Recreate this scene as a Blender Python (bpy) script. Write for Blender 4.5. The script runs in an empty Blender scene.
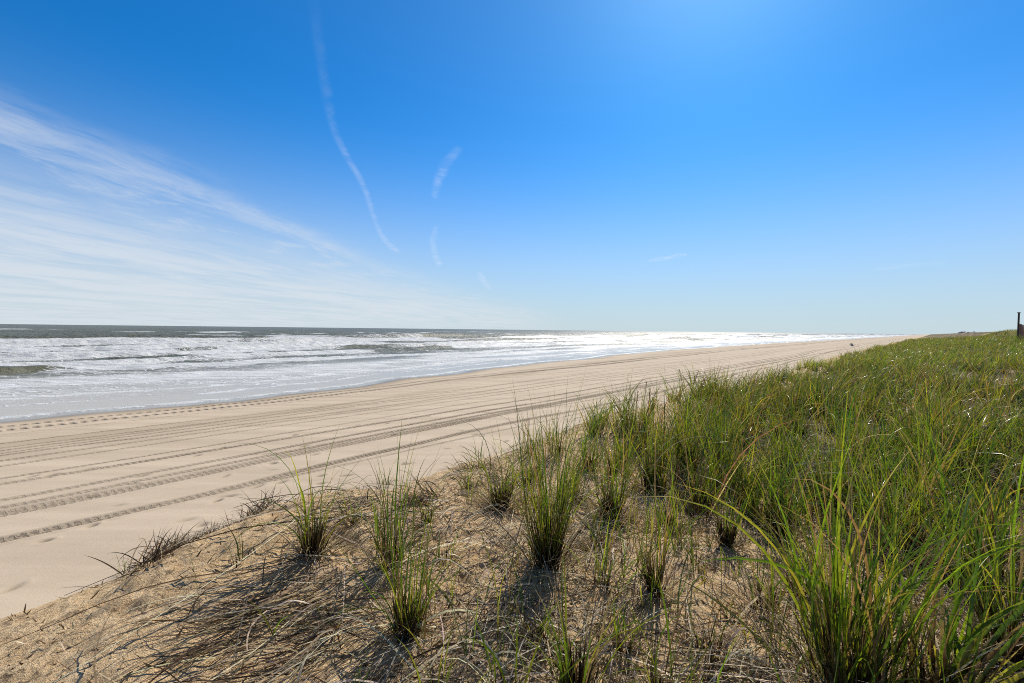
import bpy, math, random
import numpy as np
from mathutils import Vector, Matrix

rng = np.random.default_rng(11)
random.seed(11)
C = bpy.context.scene.collection
R = math.radians

# ------------------------------------------------------------------ camera numbers
EYE = 2.85
FPX = 455.0
PITCH, ROLL = R(-1.49), R(0.64)
PHI = R(42.6)                      # bearing of the shore, clockwise from straight ahead
SU = (math.sin(PHI), math.cos(PHI))     # along the shore
SN = (-math.cos(PHI), math.sin(PHI))    # towards the sea
SUN_AZ, SUN_EL = R(24), R(41)
SEA_Z = -0.35

cam_rot = Matrix.Rotation(math.pi / 2 + PITCH, 3, 'X') @ Matrix.Rotation(ROLL, 3, 'Z')


def to_sd(x, y):
    return x * SU[0] + y * SU[1], x * SN[0] + y * SN[1]


def to_xy(s, d):
    return s * SU[0] + d * SN[0], s * SU[1] + d * SN[1]


# ------------------------------------------------------------------ noise and terrain
def _hash(i, j, seed):
    v = np.sin(i * 127.1 + j * 311.7 + seed * 74.7) * 43758.5453
    return v - np.floor(v)


def vnoise(x, y, seed=0):
    x = np.asarray(x, float); y = np.asarray(y, float)
    xi = np.floor(x); yi = np.floor(y)
    fx = x - xi; fy = y - yi
    ux = fx * fx * fx * (fx * (fx * 6 - 15) + 10); uy = fy * fy * fy * (fy * (fy * 6 - 15) + 10)
    a = _hash(xi, yi, seed); b = _hash(xi + 1, yi, seed)
    c = _hash(xi, yi + 1, seed); e = _hash(xi + 1, yi + 1, seed)
    return (a * (1 - ux) + b * ux) * (1 - uy) + (c * (1 - ux) + e * ux) * uy


def vn1(x, seed=0):
    x = np.asarray(x, float); xi = np.floor(x); f = x - xi; u = f * f * (3 - 2 * f)
    a = _hash(xi, 0.0, seed); b = _hash(xi + 1, 0.0, seed)
    return a + (b - a) * u


def fbm(x, y, seed=0, n=4):
    t = 0; a = 0.5; tot = 0
    for k in range(n):
        t = t + a * vnoise(x * 2 ** k + 13.7 * k, y * 2 ** k - 7.1 * k, seed + k); tot += a; a *= 0.5
    return t / tot


def ss(a, b, x):
    t = np.clip((np.asarray(x, float) - a) / (b - a), 0, 1)
    return t * t * (3 - 2 * t)


def g(x, y0, w):
    return np.exp(-((x - y0) / w) ** 2)


SHORE_S = [-3000, -200, -30, 0, 6, 17, 40, 71, 150, 300, 1000, 6000]
SHORE_D = [40, 26, 24.4, 23.5, 23.2, 25.2, 29.0, 33.0, 35.0, 34.0, 36.0, 60.0]


def shore_d(s):
    return np.interp(s, SHORE_S, SHORE_D) + (vn1(s / 4.1, 5) - .5) * 1.7 * ss(400, 60, np.abs(s)) + (vn1(s / 0.9, 6) - .5) * .25 * ss(60, 20, np.abs(s))


# (offset from the camera line, half width, depth, tread period, kind, wobble)
TRACKS = [(8.35, .06, .006, .12, 'line', 21), (10.3, .05, .007, .12, 'line', 23), 
          (15.8, .07, .010, .12, 'line', 26), (17.4, .06, .009, .12, 'line', 28), (14.9, .05, .007, .12, 'line', 22),
          (9.15, .115, .034, .17, 'chev', 1), (9.95, .17, .030, .15, 'chev', 2), (10.75, .10, .026, .16, 'chev', 3),
          (11.2, .09, .020, .15, 'chev', 3), (11.85, .09, .022, .14, 'chev', 4), (13.4, .07, .014, .12, 'line', 5),
          (13.95, .09, .018, .12, 'line', 5), (14.5, .08, .022, .12, 'line', 6), (15.4, .06, .010, .12, 'line', 6),
          (16.2, .05, .008, .12, 'line', 7), (12.6, .06, .008, .12, 'line', 8),
          (19.2, .24, .095, .25, 'lug', 9), (20.3, .21, .085, .25, 'lug', 9)]


def track_fields(s, d):
    """Height, churned mask and signed position across the nearest fine-treaded track."""
    Zt = np.zeros_like(s); Mt = np.zeros_like(s); Ut = np.full_like(s, 2.0)
    ok = (d > 7) & (d < 32) & (np.abs(s) < 420)
    if not ok.any(): return Zt, Mt, Ut
    s, d = s[ok], d[ok]
    z = np.zeros_like(s); m = np.zeros_like(s); uu = np.full_like(s, 2.0)
    drift = np.interp(s, [0, 30, 90, 300], [0, 1.0, 3.5, 6.0])
    for d0, w, dep, per, kind, sd in TRACKS:
        c = d0 + (vn1(s / 9.0, 40 + sd) - .5) * .6 + (vn1(s / 2.2, 340 + sd) - .5) * .07 + (vn1(s / 30.0, 60 + sd) - .5) * 1.2 + drift * (d0 / 19.0)
        u = (d - c) / w
        n = np.abs(u) < 2.6
        if not n.any(): continue
        un, sn = u[n], s[n]
        body = np.exp(-un ** 4)
        berm = np.exp(-((np.abs(un) - 1.35) / .38) ** 2)
        fade = np.clip(.28 + .55 * vn1(sn / 2.3, 80 + sd) + .6 * vn1(sn / 9.0, 280 + sd), 0, 1.1)
        if kind == 'lug':
            ph = (sn + .25 * un * w + (vn1(sn / 1.1, 3) - .5) * .1) / per
            tr = np.maximum(ss(-.15, .25, np.sin(2 * np.pi * ph)), .7 * ss(5, 13, sn)); fade = np.maximum(fade, .75)
            z[n] += (-dep * (.12 + .88 * tr) * body + dep * .35 * berm) * fade
            m[n] = np.maximum(m[n], body * (.22 + .95 * tr) * fade)
        else:
            k = 1.0 if kind == 'chev' else .6
            z[n] += (-dep * body + dep * .5 * berm) * fade
            m[n] = np.maximum(m[n], k * body * fade)
            better = np.abs(un) < np.abs(uu[n])
            t = uu[n]; t[better] = un[better]; uu[n] = t
    Zt[ok], Mt[ok], Ut[ok] = z, m, uu
    return Zt, Mt, Ut


_fr = np.random.default_rng(5)
FOOT = []
for k in range(70):
    FOOT.append((_fr.uniform(-2, 9), _fr.choice([_fr.uniform(7.2, 9.0), _fr.uniform(9.2, 12.6)]), _fr.uniform(.03, .05), _fr.uniform(.07, .14), _fr.uniform(.015, .04), _fr.uniform(-.5, .5)))


def foot_fields(s, d):
    z = np.zeros_like(s)
    near = (s > -4) & (s < 12) & (d > 6) & (d < 14)
    if not near.any():
        return z
    S, D = s[near], d[near]; q = np.zeros_like(S)
    for s0, d0, w, l, dep, an in FOOT:
        a = (S - s0) * math.cos(an) + (D - d0) * math.sin(an); b = -(S - s0) * math.sin(an) + (D - d0) * math.cos(an)
        q -= dep * np.exp(-(a / l) ** 2 - (b / w) ** 2) - dep * .5 * np.exp(-((a - l * 1.3) / (l * .6)) ** 2 - (b / w) ** 2)
    z[near] = q
    return z


def dune_base(s, d):
    """Smooth height without the small roughness, tracks or prints."""
    s = np.asarray(s, float); d = np.asarray(d, float)
    edge = 3.75 + (vn1(s / 1.7, 21) - .5) * .55 + (vn1(s / 11.0, 22) - .5) * .8 * ss(4, 14, s)
    top = 1.35 + .30 * ss(4, 16, s) * ss(4.5, -1.0, d) + .42 * ss(22, 62, s) * ss(1, -6, d)
    top = top + 1.7 * ss(62, 150, s) * ss(-6.5, -13, d)
    top = top + (fbm(s / 2.2, d / 1.6, 31, 3) - .5) * .34 + .16 * np.exp(-((d - edge + .55) / .55) ** 2) * ss(-.6, .8, s)
    top = top - .22 * g(s, 3.2, 1.0) * ss(2.0, 3.6, d)
    wf = 2.7 + .9 * vn1(s / 3.0, 23)
    t = (d - edge) / wf
    face = 1 - ss(-.12, 1.0, t)
    flat = (fbm(s / 5.0, d / 2.0, 33, 3) - .5) * .05 * ss(40, 10, np.abs(s))
    sd_ = shore_d(s)
    u = d - (sd_ - 6.0)
    beach = np.where(u > 0, -.35 * (u / 6.0) ** 1.25, 0)
    beach = np.maximum(beach, -6.0)
    return top * face + (flat * ss(2, -2, u) + beach) * (1 - face), face


def terrain(s, d, detail=True):
    s = np.asarray(s, float); d = np.asarray(d, float)
    z, face = dune_base(s, d)
    if detail:
        lump = fbm(s / .16, d / .12, 51, 4)
        rough = .35 + .65 * ss(.42, .6, fbm(s / .9, d / .9, 54, 2))
        z = z + ((lump - .5) * .115 * rough + np.abs(fbm(s / .07, d / .06, 57, 2) - .5) * -.030 * rough) * ss(.2, .8, face) * ss(30, 12, s)
        tz = track_fields(s, d)[0]
        fade = ss(.3, .0, face)
        z = z + (tz + foot_fields(s, d)) * fade + (fbm(s / .35, d / .12, 58, 2) - .5) * .006 * fade
    return z


# ------------------------------------------------------------------ pixel -> ground point
def ray(px, py):
    v = cam_rot @ Vector(((px - 512) / FPX, -(py - 341.5) / FPX, -1))
    v.normalize(); return np.array(v)


def ground_at(px, py):
    v = ray(px, py)
    t = np.linspace(.8, 160, 16000)
    x, y, z = v[0] * t, v[1] * t, EYE + v[2] * t
    s, d = to_sd(x, y)
    h, _ = dune_base(s, d)
    k = np.argmax(z < h)
    return x[k], y[k], float(terrain(np.array([s[k]]), np.array([d[k]]))[0])


def at_depth(px, depth):
    v = ray(px, 336); k = depth / v[1]
    x, y = v[0] * k, v[1] * k; s_, d_ = to_sd(x, y)
    return x, y, float(terrain(np.array([s_]), np.array([d_]), False)[0])


# ------------------------------------------------------------------ object helpers
def tag(o, label=None, cat=None, group=None, kind=None):
    if label: o['label'] = label
    if cat: o['category'] = cat
    if group: o['group'] = group
    if kind: o['kind'] = kind
    return o


def empty(name, loc, rz=0):
    o = bpy.data.objects.new(name, None); C.objects.link(o)
    o.location = loc; o.rotation_euler = (0, 0, rz); o.empty_display_size = .2
    return o


def np_mesh(name, V, F, mat, parent=None, smooth=True, attrs=None, matidx=None):
    """V (n,3), F (m,k) quads or tris -> one object."""
    me = bpy.data.meshes.new(name)
    V = np.asarray(V, np.float32); F = np.asarray(F, np.int32)
    k = F.shape[1]
    me.vertices.add(len(V)); me.vertices.foreach_set('co', V.ravel())
    me.loops.add(F.size); me.loops.foreach_set('vertex_index', F.ravel())
    me.polygons.add(len(F))
    me.polygons.foreach_set('loop_start', np.arange(0, F.size, k, dtype=np.int32))
    me.polygons.foreach_set('loop_total', np.full(len(F), k, np.int32))
    me.polygons.foreach_set('use_smooth', np.full(len(F), smooth, bool))
    me.update(calc_edges=True)
    for an, (typ, arr) in (attrs or {}).items():
        a = me.attributes.new(an, typ, 'POINT')
        arr = np.asarray(arr, np.float32)
        if typ == 'FLOAT_COLOR':
            if arr.shape[1] == 3: arr = np.hstack([arr, np.ones((len(arr), 1), np.float32)])
            a.data.foreach_set('color', arr.ravel())
        else:
            a.data.foreach_set('value', arr.ravel())
    me.materials.append(mat)
    o = bpy.data.objects.new(name, me); C.objects.link(o)
    if parent: o.parent = parent
    return o


def grid_faces(ni, nj):
    i, j = np.meshgrid(np.arange(ni - 1), np.arange(nj - 1), indexing='ij')
    a = (i * nj + j).ravel()
    return np.stack([a, a + nj, a + nj + 1, a + 1], 1)


class MB:
    def __init__(self): self.v = []; self.f = []
    def box(self, x0, x1, y0, y1, z0, z1, taper=0):
        n = len(self.v); t = taper
        self.v += [(x0, y0, z0), (x1, y0, z0), (x1, y1, z0), (x0, y1, z0), (x0 + t, y0 + t, z1), (x1 - t, y0 + t, z1), (x1 - t, y1 - t, z1), (x0 + t, y1 - t, z1)]
        self.f += [(n, n + 3, n + 2, n + 1), (n + 4, n + 5, n + 6, n + 7), (n, n + 1, n + 5, n + 4), (n + 1, n + 2, n + 6, n + 5), (n + 2, n + 3, n + 7, n + 6), (n + 3, n, n + 4, n + 7)]
    def lathe(self, prof, n=14, cx=0, cy=0):
        b = len(self.v)
        for r, z in prof:
            for k in range(n):
                a = 2 * math.pi * k / n
                self.v.append((cx + r * math.cos(a), cy + r * math.sin(a), z))
        for i in range(len(prof) - 1):
            for k in range(n):
                self.f.append((b + i * n + k, b + i * n + (k + 1) % n, b + (i + 1) * n + (k + 1) % n, b + (i + 1) * n + k))
        self.f.append(tuple(b + k for k in range(n))[::-1]); self.f.append(tuple(b + (len(prof) - 1) * n + k for k in range(n)))
    def poly(self, pts, faces):
        n = len(self.v); self.v += pts; self.f += [tuple(n + i for i in q) for q in faces]
    def build(self, name, mat, parent=None, bevel=0):
        me = bpy.data.meshes.new(name); me.from_pydata(self.v, [], self.f); me.update(); me.materials.append(mat)
        o = bpy.data.objects.new(name, me); C.objects.link(o)
        if parent: o.parent = parent
        if bevel:
            m = o.modifiers.new('bevel', 'BEVEL'); m.width = bevel; m.segments = 2
        return o


# ------------------------------------------------------------------ materials
def new_mat(name):
    m = bpy.data.materials.new(name); m.use_nodes = True
    nt = m.node_tree; nt.nodes.clear()
    return m, nt


class NT:
    def __init__(self, nt): self.nt = nt; self.n = nt.nodes; self.l = nt.links
    def node(self, t, **kw):
        nd = self.n.new(t)
        for k, v in kw.items(): setattr(nd, k, v)
        return nd
    def put(self, sock, v):
        if isinstance(v, (int, float)): sock.default_value = v
        elif isinstance(v, (tuple, list)):
            sock.default_value = tuple(v) + ((1,) if len(v) == 3 and sock.type == 'RGBA' else ())
        else: self.l.new(v, sock)
    def math(self, op, a, b=0, c=None, clamp=False):
        nd = self.node('ShaderNodeMath', operation=op, use_clamp=clamp)
        self.put(nd.inputs[0], a); self.put(nd.inputs[1], b)
        if c is not None: self.put(nd.inputs[2], c)
        return nd.outputs[0]
    def mix(self, f, a, b, blend='MIX'):
        nd = self.node('ShaderNodeMix', data_type='RGBA', blend_type=blend)
        self.put(nd.inputs[0], f); self.put(nd.inputs[6], a); self.put(nd.inputs[7], b)
        return nd.outputs[2]
    def smooth(self, x, a, b, lo=0., hi=1.):
        nd = self.node('ShaderNodeMapRange', interpolation_type='SMOOTHSTEP')
        self.put(nd.inputs[0], x); self.put(nd.inputs[1], a); self.put(nd.inputs[2], b); self.put(nd.inputs[3], lo); self.put(nd.inputs[4], hi)
        return nd.outputs[0]
    def noise(self, vec, scale, detail=4, rough=.55, dist=0):
        nd = self.node('ShaderNodeTexNoise'); nd.inputs['Scale'].default_value = scale
        nd.inputs['Detail'].default_value = detail; nd.inputs['Roughness'].default_value = rough; nd.inputs['Distortion'].default_value = dist
        if vec is not None: self.l.new(vec, nd.inputs['Vector'])
        return nd.outputs[0]
    def voro(self, vec, scale, out=0, feature='F1', rand=1.):
        nd = self.node('ShaderNodeTexVoronoi', feature=feature); nd.inputs['Scale'].default_value = scale
        self.l.new(vec, nd.inputs['Vector']); return nd.outputs[out]
    def attr(self, name, out='Fac'):
        nd = self.node('ShaderNodeAttribute', attribute_name=name); return nd.outputs[out]
    def mapping(self, vec, rot=(0, 0, 0), scale=(1, 1, 1), loc=(0, 0, 0)):
        nd = self.node('ShaderNodeMapping'); nd.inputs['Rotation'].default_value = rot; nd.inputs['Scale'].default_value = scale; nd.inputs['Location'].default_value = loc
        self.l.new(vec, nd.inputs['Vector']); return nd.outputs[0]
    def pos(self): return self.node('ShaderNodeNewGeometry').outputs['Position']
    def bump(self, h, strength, dist, normal=None):
        nd = self.node('ShaderNodeBump'); nd.inputs['Strength'].default_value = strength; nd.inputs['Distance'].default_value = dist
        self.put(nd.inputs['Height'], h)
        if normal is not None: self.l.new(normal, nd.inputs['Normal'])
        return nd.outputs[0]
    def out(self, sh):
        o = self.node('ShaderNodeOutputMaterial'); self.l.new(sh, o.inputs[0])


def sand_material():
    m, nt = new_mat('sand'); T = NT(nt)
    P = T.pos()
    dune = T.attr('dune'); track = T.attr('track'); wet = T.attr('wet'); damp_and_prints = T.attr('damp_and_prints'); litter = T.attr('litter'); veg = T.attr('veg')
    n1 = T.noise(P, .9, 4); n2 = T.noise(P, 14, 5, .65); n3 = T.noise(P, 260, 2, .7)
    al = T.mapping(P, rot=(0, 0, PHI - math.pi / 2), scale=(.12, 1.7, 1))
    nb = T.noise(al, 1.0, 4)
    beach = T.mix(T.smooth(nb, .3, .7), (.53, .43, .315), (.645, .53, .395))
    beach = T.mix(T.math('MULTIPLY', T.smooth(n1, .5, .75), .3), beach, (.49, .40, .295))
    beach = T.mix(T.math('MULTIPLY', T.smooth(n3, .58, .72), .35), beach, (.34, .27, .19))
    beach = T.mix(damp_and_prints, beach, (.355, .28, .185))
    sc_ = T.node('ShaderNodeVectorMath', operation='DOT_PRODUCT'); T.l.new(P, sc_.inputs[0]); sc_.inputs[1].default_value = (SU[0], SU[1], 0)
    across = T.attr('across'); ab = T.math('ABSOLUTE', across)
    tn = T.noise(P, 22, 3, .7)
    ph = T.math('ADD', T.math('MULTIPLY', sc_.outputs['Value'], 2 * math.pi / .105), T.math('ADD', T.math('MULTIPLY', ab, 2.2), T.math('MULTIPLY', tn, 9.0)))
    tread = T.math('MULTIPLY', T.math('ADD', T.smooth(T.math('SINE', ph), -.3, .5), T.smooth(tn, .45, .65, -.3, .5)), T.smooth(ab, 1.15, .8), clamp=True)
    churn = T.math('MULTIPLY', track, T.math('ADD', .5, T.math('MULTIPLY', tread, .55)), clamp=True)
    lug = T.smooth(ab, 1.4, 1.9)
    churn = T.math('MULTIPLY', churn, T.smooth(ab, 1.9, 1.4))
    beach = T.mix(T.math('MULTIPLY', T.math('MULTIPLY', track, lug), .95), beach, (.07, .05, .032))  # lug pits: exposed moist sand, with shade of the pit walls put into the colour
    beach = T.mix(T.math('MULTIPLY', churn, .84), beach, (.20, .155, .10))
    dsand = T.mix(T.smooth(n2, .3, .7), (.72, .49, .26), (.95, .71, .425))
    clod = T.math('MULTIPLY', T.smooth(T.noise(P, 19, 6, .78, .4), .505, .585), T.smooth(T.noise(P, 2.3, 3, .6), .40, .58, .15, 1.))
    dsand = T.mix(T.math('MULTIPLY', T.smooth(n3, .52, .68), .5), dsand, (.26, .165, .085))
    dsand = T.mix(T.math('MULTIPLY', clod, .78), dsand, (.085, .055, .032))
    dsand = T.mix(T.math('MULTIPLY', T.smooth(T.noise(P, 420, 1, .5), .6, .72), .5), dsand, (.62, .5, .35))
    lit = T.math('MULTIPLY', T.smooth(T.math('ADD', litter, T.math('MULTIPLY', T.math('SUBTRACT', T.noise(P, 26, 4, .7), .5), 1.1)), .95, 1.2), .4)
    dsand = T.mix(lit, dsand, (.10, .07, .045))
    col = T.mix(T.smooth(T.math('ADD', dune, T.math('MULTIPLY', T.math('SUBTRACT', n2, .5), .8)), .2, .7), beach, dsand)
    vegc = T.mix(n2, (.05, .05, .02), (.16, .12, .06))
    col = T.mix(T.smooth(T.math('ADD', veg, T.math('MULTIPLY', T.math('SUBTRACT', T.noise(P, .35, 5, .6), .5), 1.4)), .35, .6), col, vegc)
    wcol = T.mix(T.smooth(nb, .3, .7), (.17, .135, .095), (.21, .165, .115))
    col = T.mix(wet, col, wcol)
    ro = T.math('SUBTRACT', .93, T.math('MULTIPLY', wet, .80))
    h = T.math('ADD', T.math('MULTIPLY', n2, .5), T.math('MULTIPLY', n3, .22))
    h = T.math('ADD', h, T.math('MULTIPLY', T.noise(P, 60, 4, .7), .5))
    h = T.math('MULTIPLY', h, T.math('ADD', .16, T.math('MULTIPLY', dune, 1.2)))
    h = T.math('MULTIPLY', h, T.math('SUBTRACT', 1.0, T.math('MULTIPLY', wet, .95)))
    h = T.math('SUBTRACT', h, T.math('MULTIPLY', T.math('MULTIPLY', tread, track), .55))
    b = T.node('ShaderNodeBsdfPrincipled')
    T.put(b.inputs['Base Color'], col); T.put(b.inputs['Roughness'], ro)
    T.put(b.inputs['Specular IOR Level'], T.math('ADD', .12, T.math('MULTIPLY', wet, .42)))
    T.l.new(T.bump(h, .8, .045), b.inputs['Normal'])
    T.out(b.outputs[0]); return m


def sea_material():
    m, nt = new_mat('sea_water'); T = NT(nt)
    P = T.pos()
    foam = T.attr('foam'); shallow = T.attr('shallow'); chop = T.attr('chop')
    al = T.mapping(P, rot=(0, 0, PHI - math.pi / 2), scale=(.16, .85, 1.))
    rot = al
    na = T.noise(rot, .55, 6, .62, .6); nb = T.noise(rot, 2.6, 5, .65, .8)
    nn = T.math('ADD', T.math('MULTIPLY', na, .6), T.math('MULTIPLY', nb, .4))
    lace = T.voro(T.mapping(P, rot=(0, 0, PHI - math.pi / 2), scale=(.6, 1.2, 1)), 2.2, 0, 'DISTANCE_TO_EDGE')
    lacem = T.smooth(lace, .16, .0, 0., .22)
    f = T.math('ADD', T.math('ADD', foam, T.math('MULTIPLY', T.math('SUBTRACT', nn, .5), 1.6)), T.math('MULTIPLY', lacem, T.smooth(foam, .12, .35)))
    fm = T.smooth(f, .40, .72)
    w1 = T.noise(T.mapping(P, rot=(0, 0, R(35)), scale=(.7, 1.4, 1)), 1.1, 6, .62)
    w2 = T.noise(P, 6.0, 4, .6)
    wh = T.math('ADD', T.math('MULTIPLY', w1, T.math('MULTIPLY', chop, 1.0)), T.math('MULTIPLY', w2, T.math('MULTIPLY', chop, .10)))
    wb = T.bump(wh, 1.0, .55)
    deep = T.mix(T.smooth(w1, .35, .65), (.105, .108, .062), (.180, .175, .110))
    wcol = T.mix(shallow, deep, (.52, .47, .39))
    w = T.node('ShaderNodeBsdfPrincipled')
    T.put(w.inputs['Base Color'], wcol)
    T.put(w.inputs['Roughness'], T.math('SUBTRACT', .40, T.math('MULTIPLY', shallow, .20)))
    w.inputs['IOR'].default_value = 1.333; T.put(w.inputs['Specular IOR Level'], T.math('SUBTRACT', .40, T.math('MULTIPLY', shallow, .18)))
    T.l.new(wb, w.inputs['Normal'])
    fb = T.node('ShaderNodeBsdfPrincipled')
    T.put(fb.inputs['Base Color'], T.mix(T.smooth(nb, .3, .7), (.50, .51, .49), (.86, .86, .83)))
    fb.inputs['Roughness'].default_value = .5; fb.inputs['Specular IOR Level'].default_value = .22
    fh = T.math('ADD', T.math('MULTIPLY', fm, .4), T.math('ADD', T.math('MULTIPLY', nb, .7), T.math('MULTIPLY', T.noise(P, 9, 4, .7), .35)))
    T.l.new(T.bump(fh, .8, .22), fb.inputs['Normal'])
    mx = T.node('ShaderNodeMixShader'); T.put(mx.inputs[0], fm); T.l.new(w.outputs[0], mx.inputs[1]); T.l.new(fb.outputs[0], mx.inputs[2])
    T.out(mx.outputs[0]); return m


def blade_material(name, trans=.42, spec=.5, rough=.36):
    m, nt = new_mat(name); T = NT(nt)
    col = T.attr('tint', 'Color')
    P = T.pos()
    v = T.smooth(T.noise(P, 60, 3, .6), .3, .7, .72, 1.22)
    col = T.mix(1.0, col, v, 'MULTIPLY')
    b = T.node('ShaderNodeBsdfPrincipled'); T.put(b.inputs['Base Color'], col)
    b.inputs['Roughness'].default_value = rough; b.inputs['Specular IOR Level'].default_value = spec
    t = T.node('ShaderNodeBsdfTranslucent'); T.put(t.inputs[0], T.mix(1.0, col, (1.25, 1.2, .7), 'MULTIPLY'))
    mx = T.node('ShaderNodeMixShader'); mx.inputs[0].default_value = trans
    T.l.new(b.outputs[0], mx.inputs[1]); T.l.new(t.outputs[0], mx.inputs[2])
    T.out(mx.outputs[0]); return m


def plain_material(name, c0, c1, scale=6, rough=.8, stretch=(1, 1, 1), bump=.3, dist=.01):
    m, nt = new_mat(name); T = NT(nt)
    tc = T.node('ShaderNodeTexCoord').outputs['Object']
    n = T.noise(T.mapping(tc, scale=stretch), scale, 6, .65)
    b = T.node('ShaderNodeBsdfPrincipled'); T.put(b.inputs['Base Color'], T.mix(T.smooth(n, .3, .7), c0, c1))
    b.inputs['Roughness'].default_value = rough
    T.l.new(T.bump(n, bump, dist), b.inputs['Normal'])
    T.out(b.outputs[0]); return m


def vapour_material():
    m, nt = new_mat('vapour'); T = NT(nt)
    u = T.attr('across'); den = T.attr('thickness')
    P = T.pos()
    n = T.noise(P, .0016, 6, .7, .6)
    e = T.math('SUBTRACT', 1.0, T.math('ABSOLUTE', T.math('ADD', u, T.math('MULTIPLY', T.math('SUBTRACT', n, .5), .9))))
    a = T.math('MULTIPLY', T.smooth(e, .0, .9), T.math('MULTIPLY', T.math('MULTIPLY', den, .52), T.smooth(n, .3, .7, .15, 1.)), clamp=True)
    tr = T.node('ShaderNodeBsdfTransparent')
    df = T.node('ShaderNodeBsdfTranslucent'); df.inputs[0].default_value = (.85, .85, .85, 1)
    mx = T.node('ShaderNodeMixShader'); T.put(mx.inputs[0], a); T.l.new(tr.outputs[0], mx.inputs[1]); T.l.new(df.outputs[0], mx.inputs[2])
    T.out(mx.outputs[0]); return m


M_SAND = sand_material()
M_SEA = sea_material()
M_GREEN = blade_material('green_leaf', .44, .45, .35)
M_DEAD = blade_material('dead_leaf', .2, .16, .55)
M_POST = plain_material('dark_wood', (.07, .045, .033), (.14, .095, .07), 9, .85, (6, 6, .6))
M_FENCE = plain_material('red_brown_wood', (.34, .15, .10), (.48, .25, .17), 5, .85, (6, 6, .6))
M_WALL = plain_material('hazed_siding', (.70, .60, .56), (.80, .72, .68), 3, .8)  # siding colour paled to stand in for distance haze
M_ROOF = plain_material('grey_shingle', (.50, .44, .42), (.62, .55, .53), 4, .9)  # roof colour lightened toward distance haze as well
M_GLASS = plain_material('dark_glass', (.02, .025, .03), (.04, .05, .06), 2, .1)
M_VAP = vapour_material()

# ------------------------------------------------------------------ ground sheet
def steps(*segs):
    a = []
    for x0, x1, st in segs:
        a.append(np.arange(x0, x1 - st * .3, st))
    a.append([segs[-1][1]])
    return np.unique(np.round(np.concatenate(a), 4))


def geo(x0, x1, n): return np.geomspace(x0, x1, n)


gs = np.unique(np.concatenate([-geo(40, 6000, 22)[::-1], steps((-40, -6, .8), (-6, -1, .1), (-1, 6.5, .026), (6.5, 12, .045), (12, 26, .12), (26, 90, .5), (90, 400, 3)), geo(420, 9000, 26)]))
gd = np.unique(np.concatenate([-geo(60, 4000, 20)[::-1], steps((-60, -12, 1.2), (-12, -3, .12), (-3, 4.4, .026), (4.4, 8, .05), (8, 12.4, .026), (12.4, 16.4, .04), (16.4, 21, .035), (21, 40, .25), (40, 90, 5)), geo(100, 3000, 10)]))
S, D = np.meshgrid(gs, gd, indexing='ij')
Sf, Df = S.ravel(), D.ravel()
Z = terrain(Sf, Df)
_, face = dune_base(Sf, Df)
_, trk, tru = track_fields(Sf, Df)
X, Y = to_xy(Sf, Df)
SDv = shore_d(Sf)
wet = ss(2.4, .7, SDv - Df + (fbm(Sf / 1.5, Df / .6, 71, 3) - .5) * 1.2)
foot = foot_fields(Sf, Df)
damp_and_prints = np.clip(-foot * 30, 0, .8) + .85 * ss(3.4, 1.0, SDv - Df + (fbm(Sf / 4, Df / 1.2, 72, 3) - .5) * 2.0) + .42 * g(Df - (SDv - 22.7), 16.0, 1.2) * ss(.3, .6, fbm(Sf / 7, Df / .8, 73, 3))  # footprint hollows coloured darker by depth, plus the damp shore bands
litter = np.clip(.25 + .95 * (fbm(Sf / .9, Df / .7, 75, 4) - .35) + .35 * ss(.5, 3, Sf), 0, 1) * face
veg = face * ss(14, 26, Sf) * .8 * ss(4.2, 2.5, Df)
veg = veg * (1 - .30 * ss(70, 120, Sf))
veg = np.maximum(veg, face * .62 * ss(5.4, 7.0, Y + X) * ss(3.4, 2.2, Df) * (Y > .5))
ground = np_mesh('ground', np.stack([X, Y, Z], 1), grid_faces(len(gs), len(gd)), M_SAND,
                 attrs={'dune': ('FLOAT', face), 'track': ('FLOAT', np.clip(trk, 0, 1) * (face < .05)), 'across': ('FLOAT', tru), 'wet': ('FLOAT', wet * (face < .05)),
                        'damp_and_prints': ('FLOAT', damp_and_prints * (1 - face)), 'litter': ('FLOAT', litter), 'veg': ('FLOAT', veg)})
tag(ground, 'pale sand beach with tyre tracks rising to a low grassy dune', kind='structure')

# ------------------------------------------------------------------ sea
CRESTS = [(27.2, .035, 2.0), (31.0, .06, 2.2), (35.5, .10, 2.4), (42.5, .44, 1.4), (52, .28, 2.1), (61, .36, 2.3), (72, .42, 2.5), (85, .52, 2.8),
          (100, .62, 3.2), (117, .74, 3.6), (137, .95, 4.6), (160, .85, 5.2), (188, .62, 6), (222, .55, 7), (262, .5, 8), (310, .45, 9), (370, .45, 11), (450, .4, 14), (560, .4, 18)]


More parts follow.
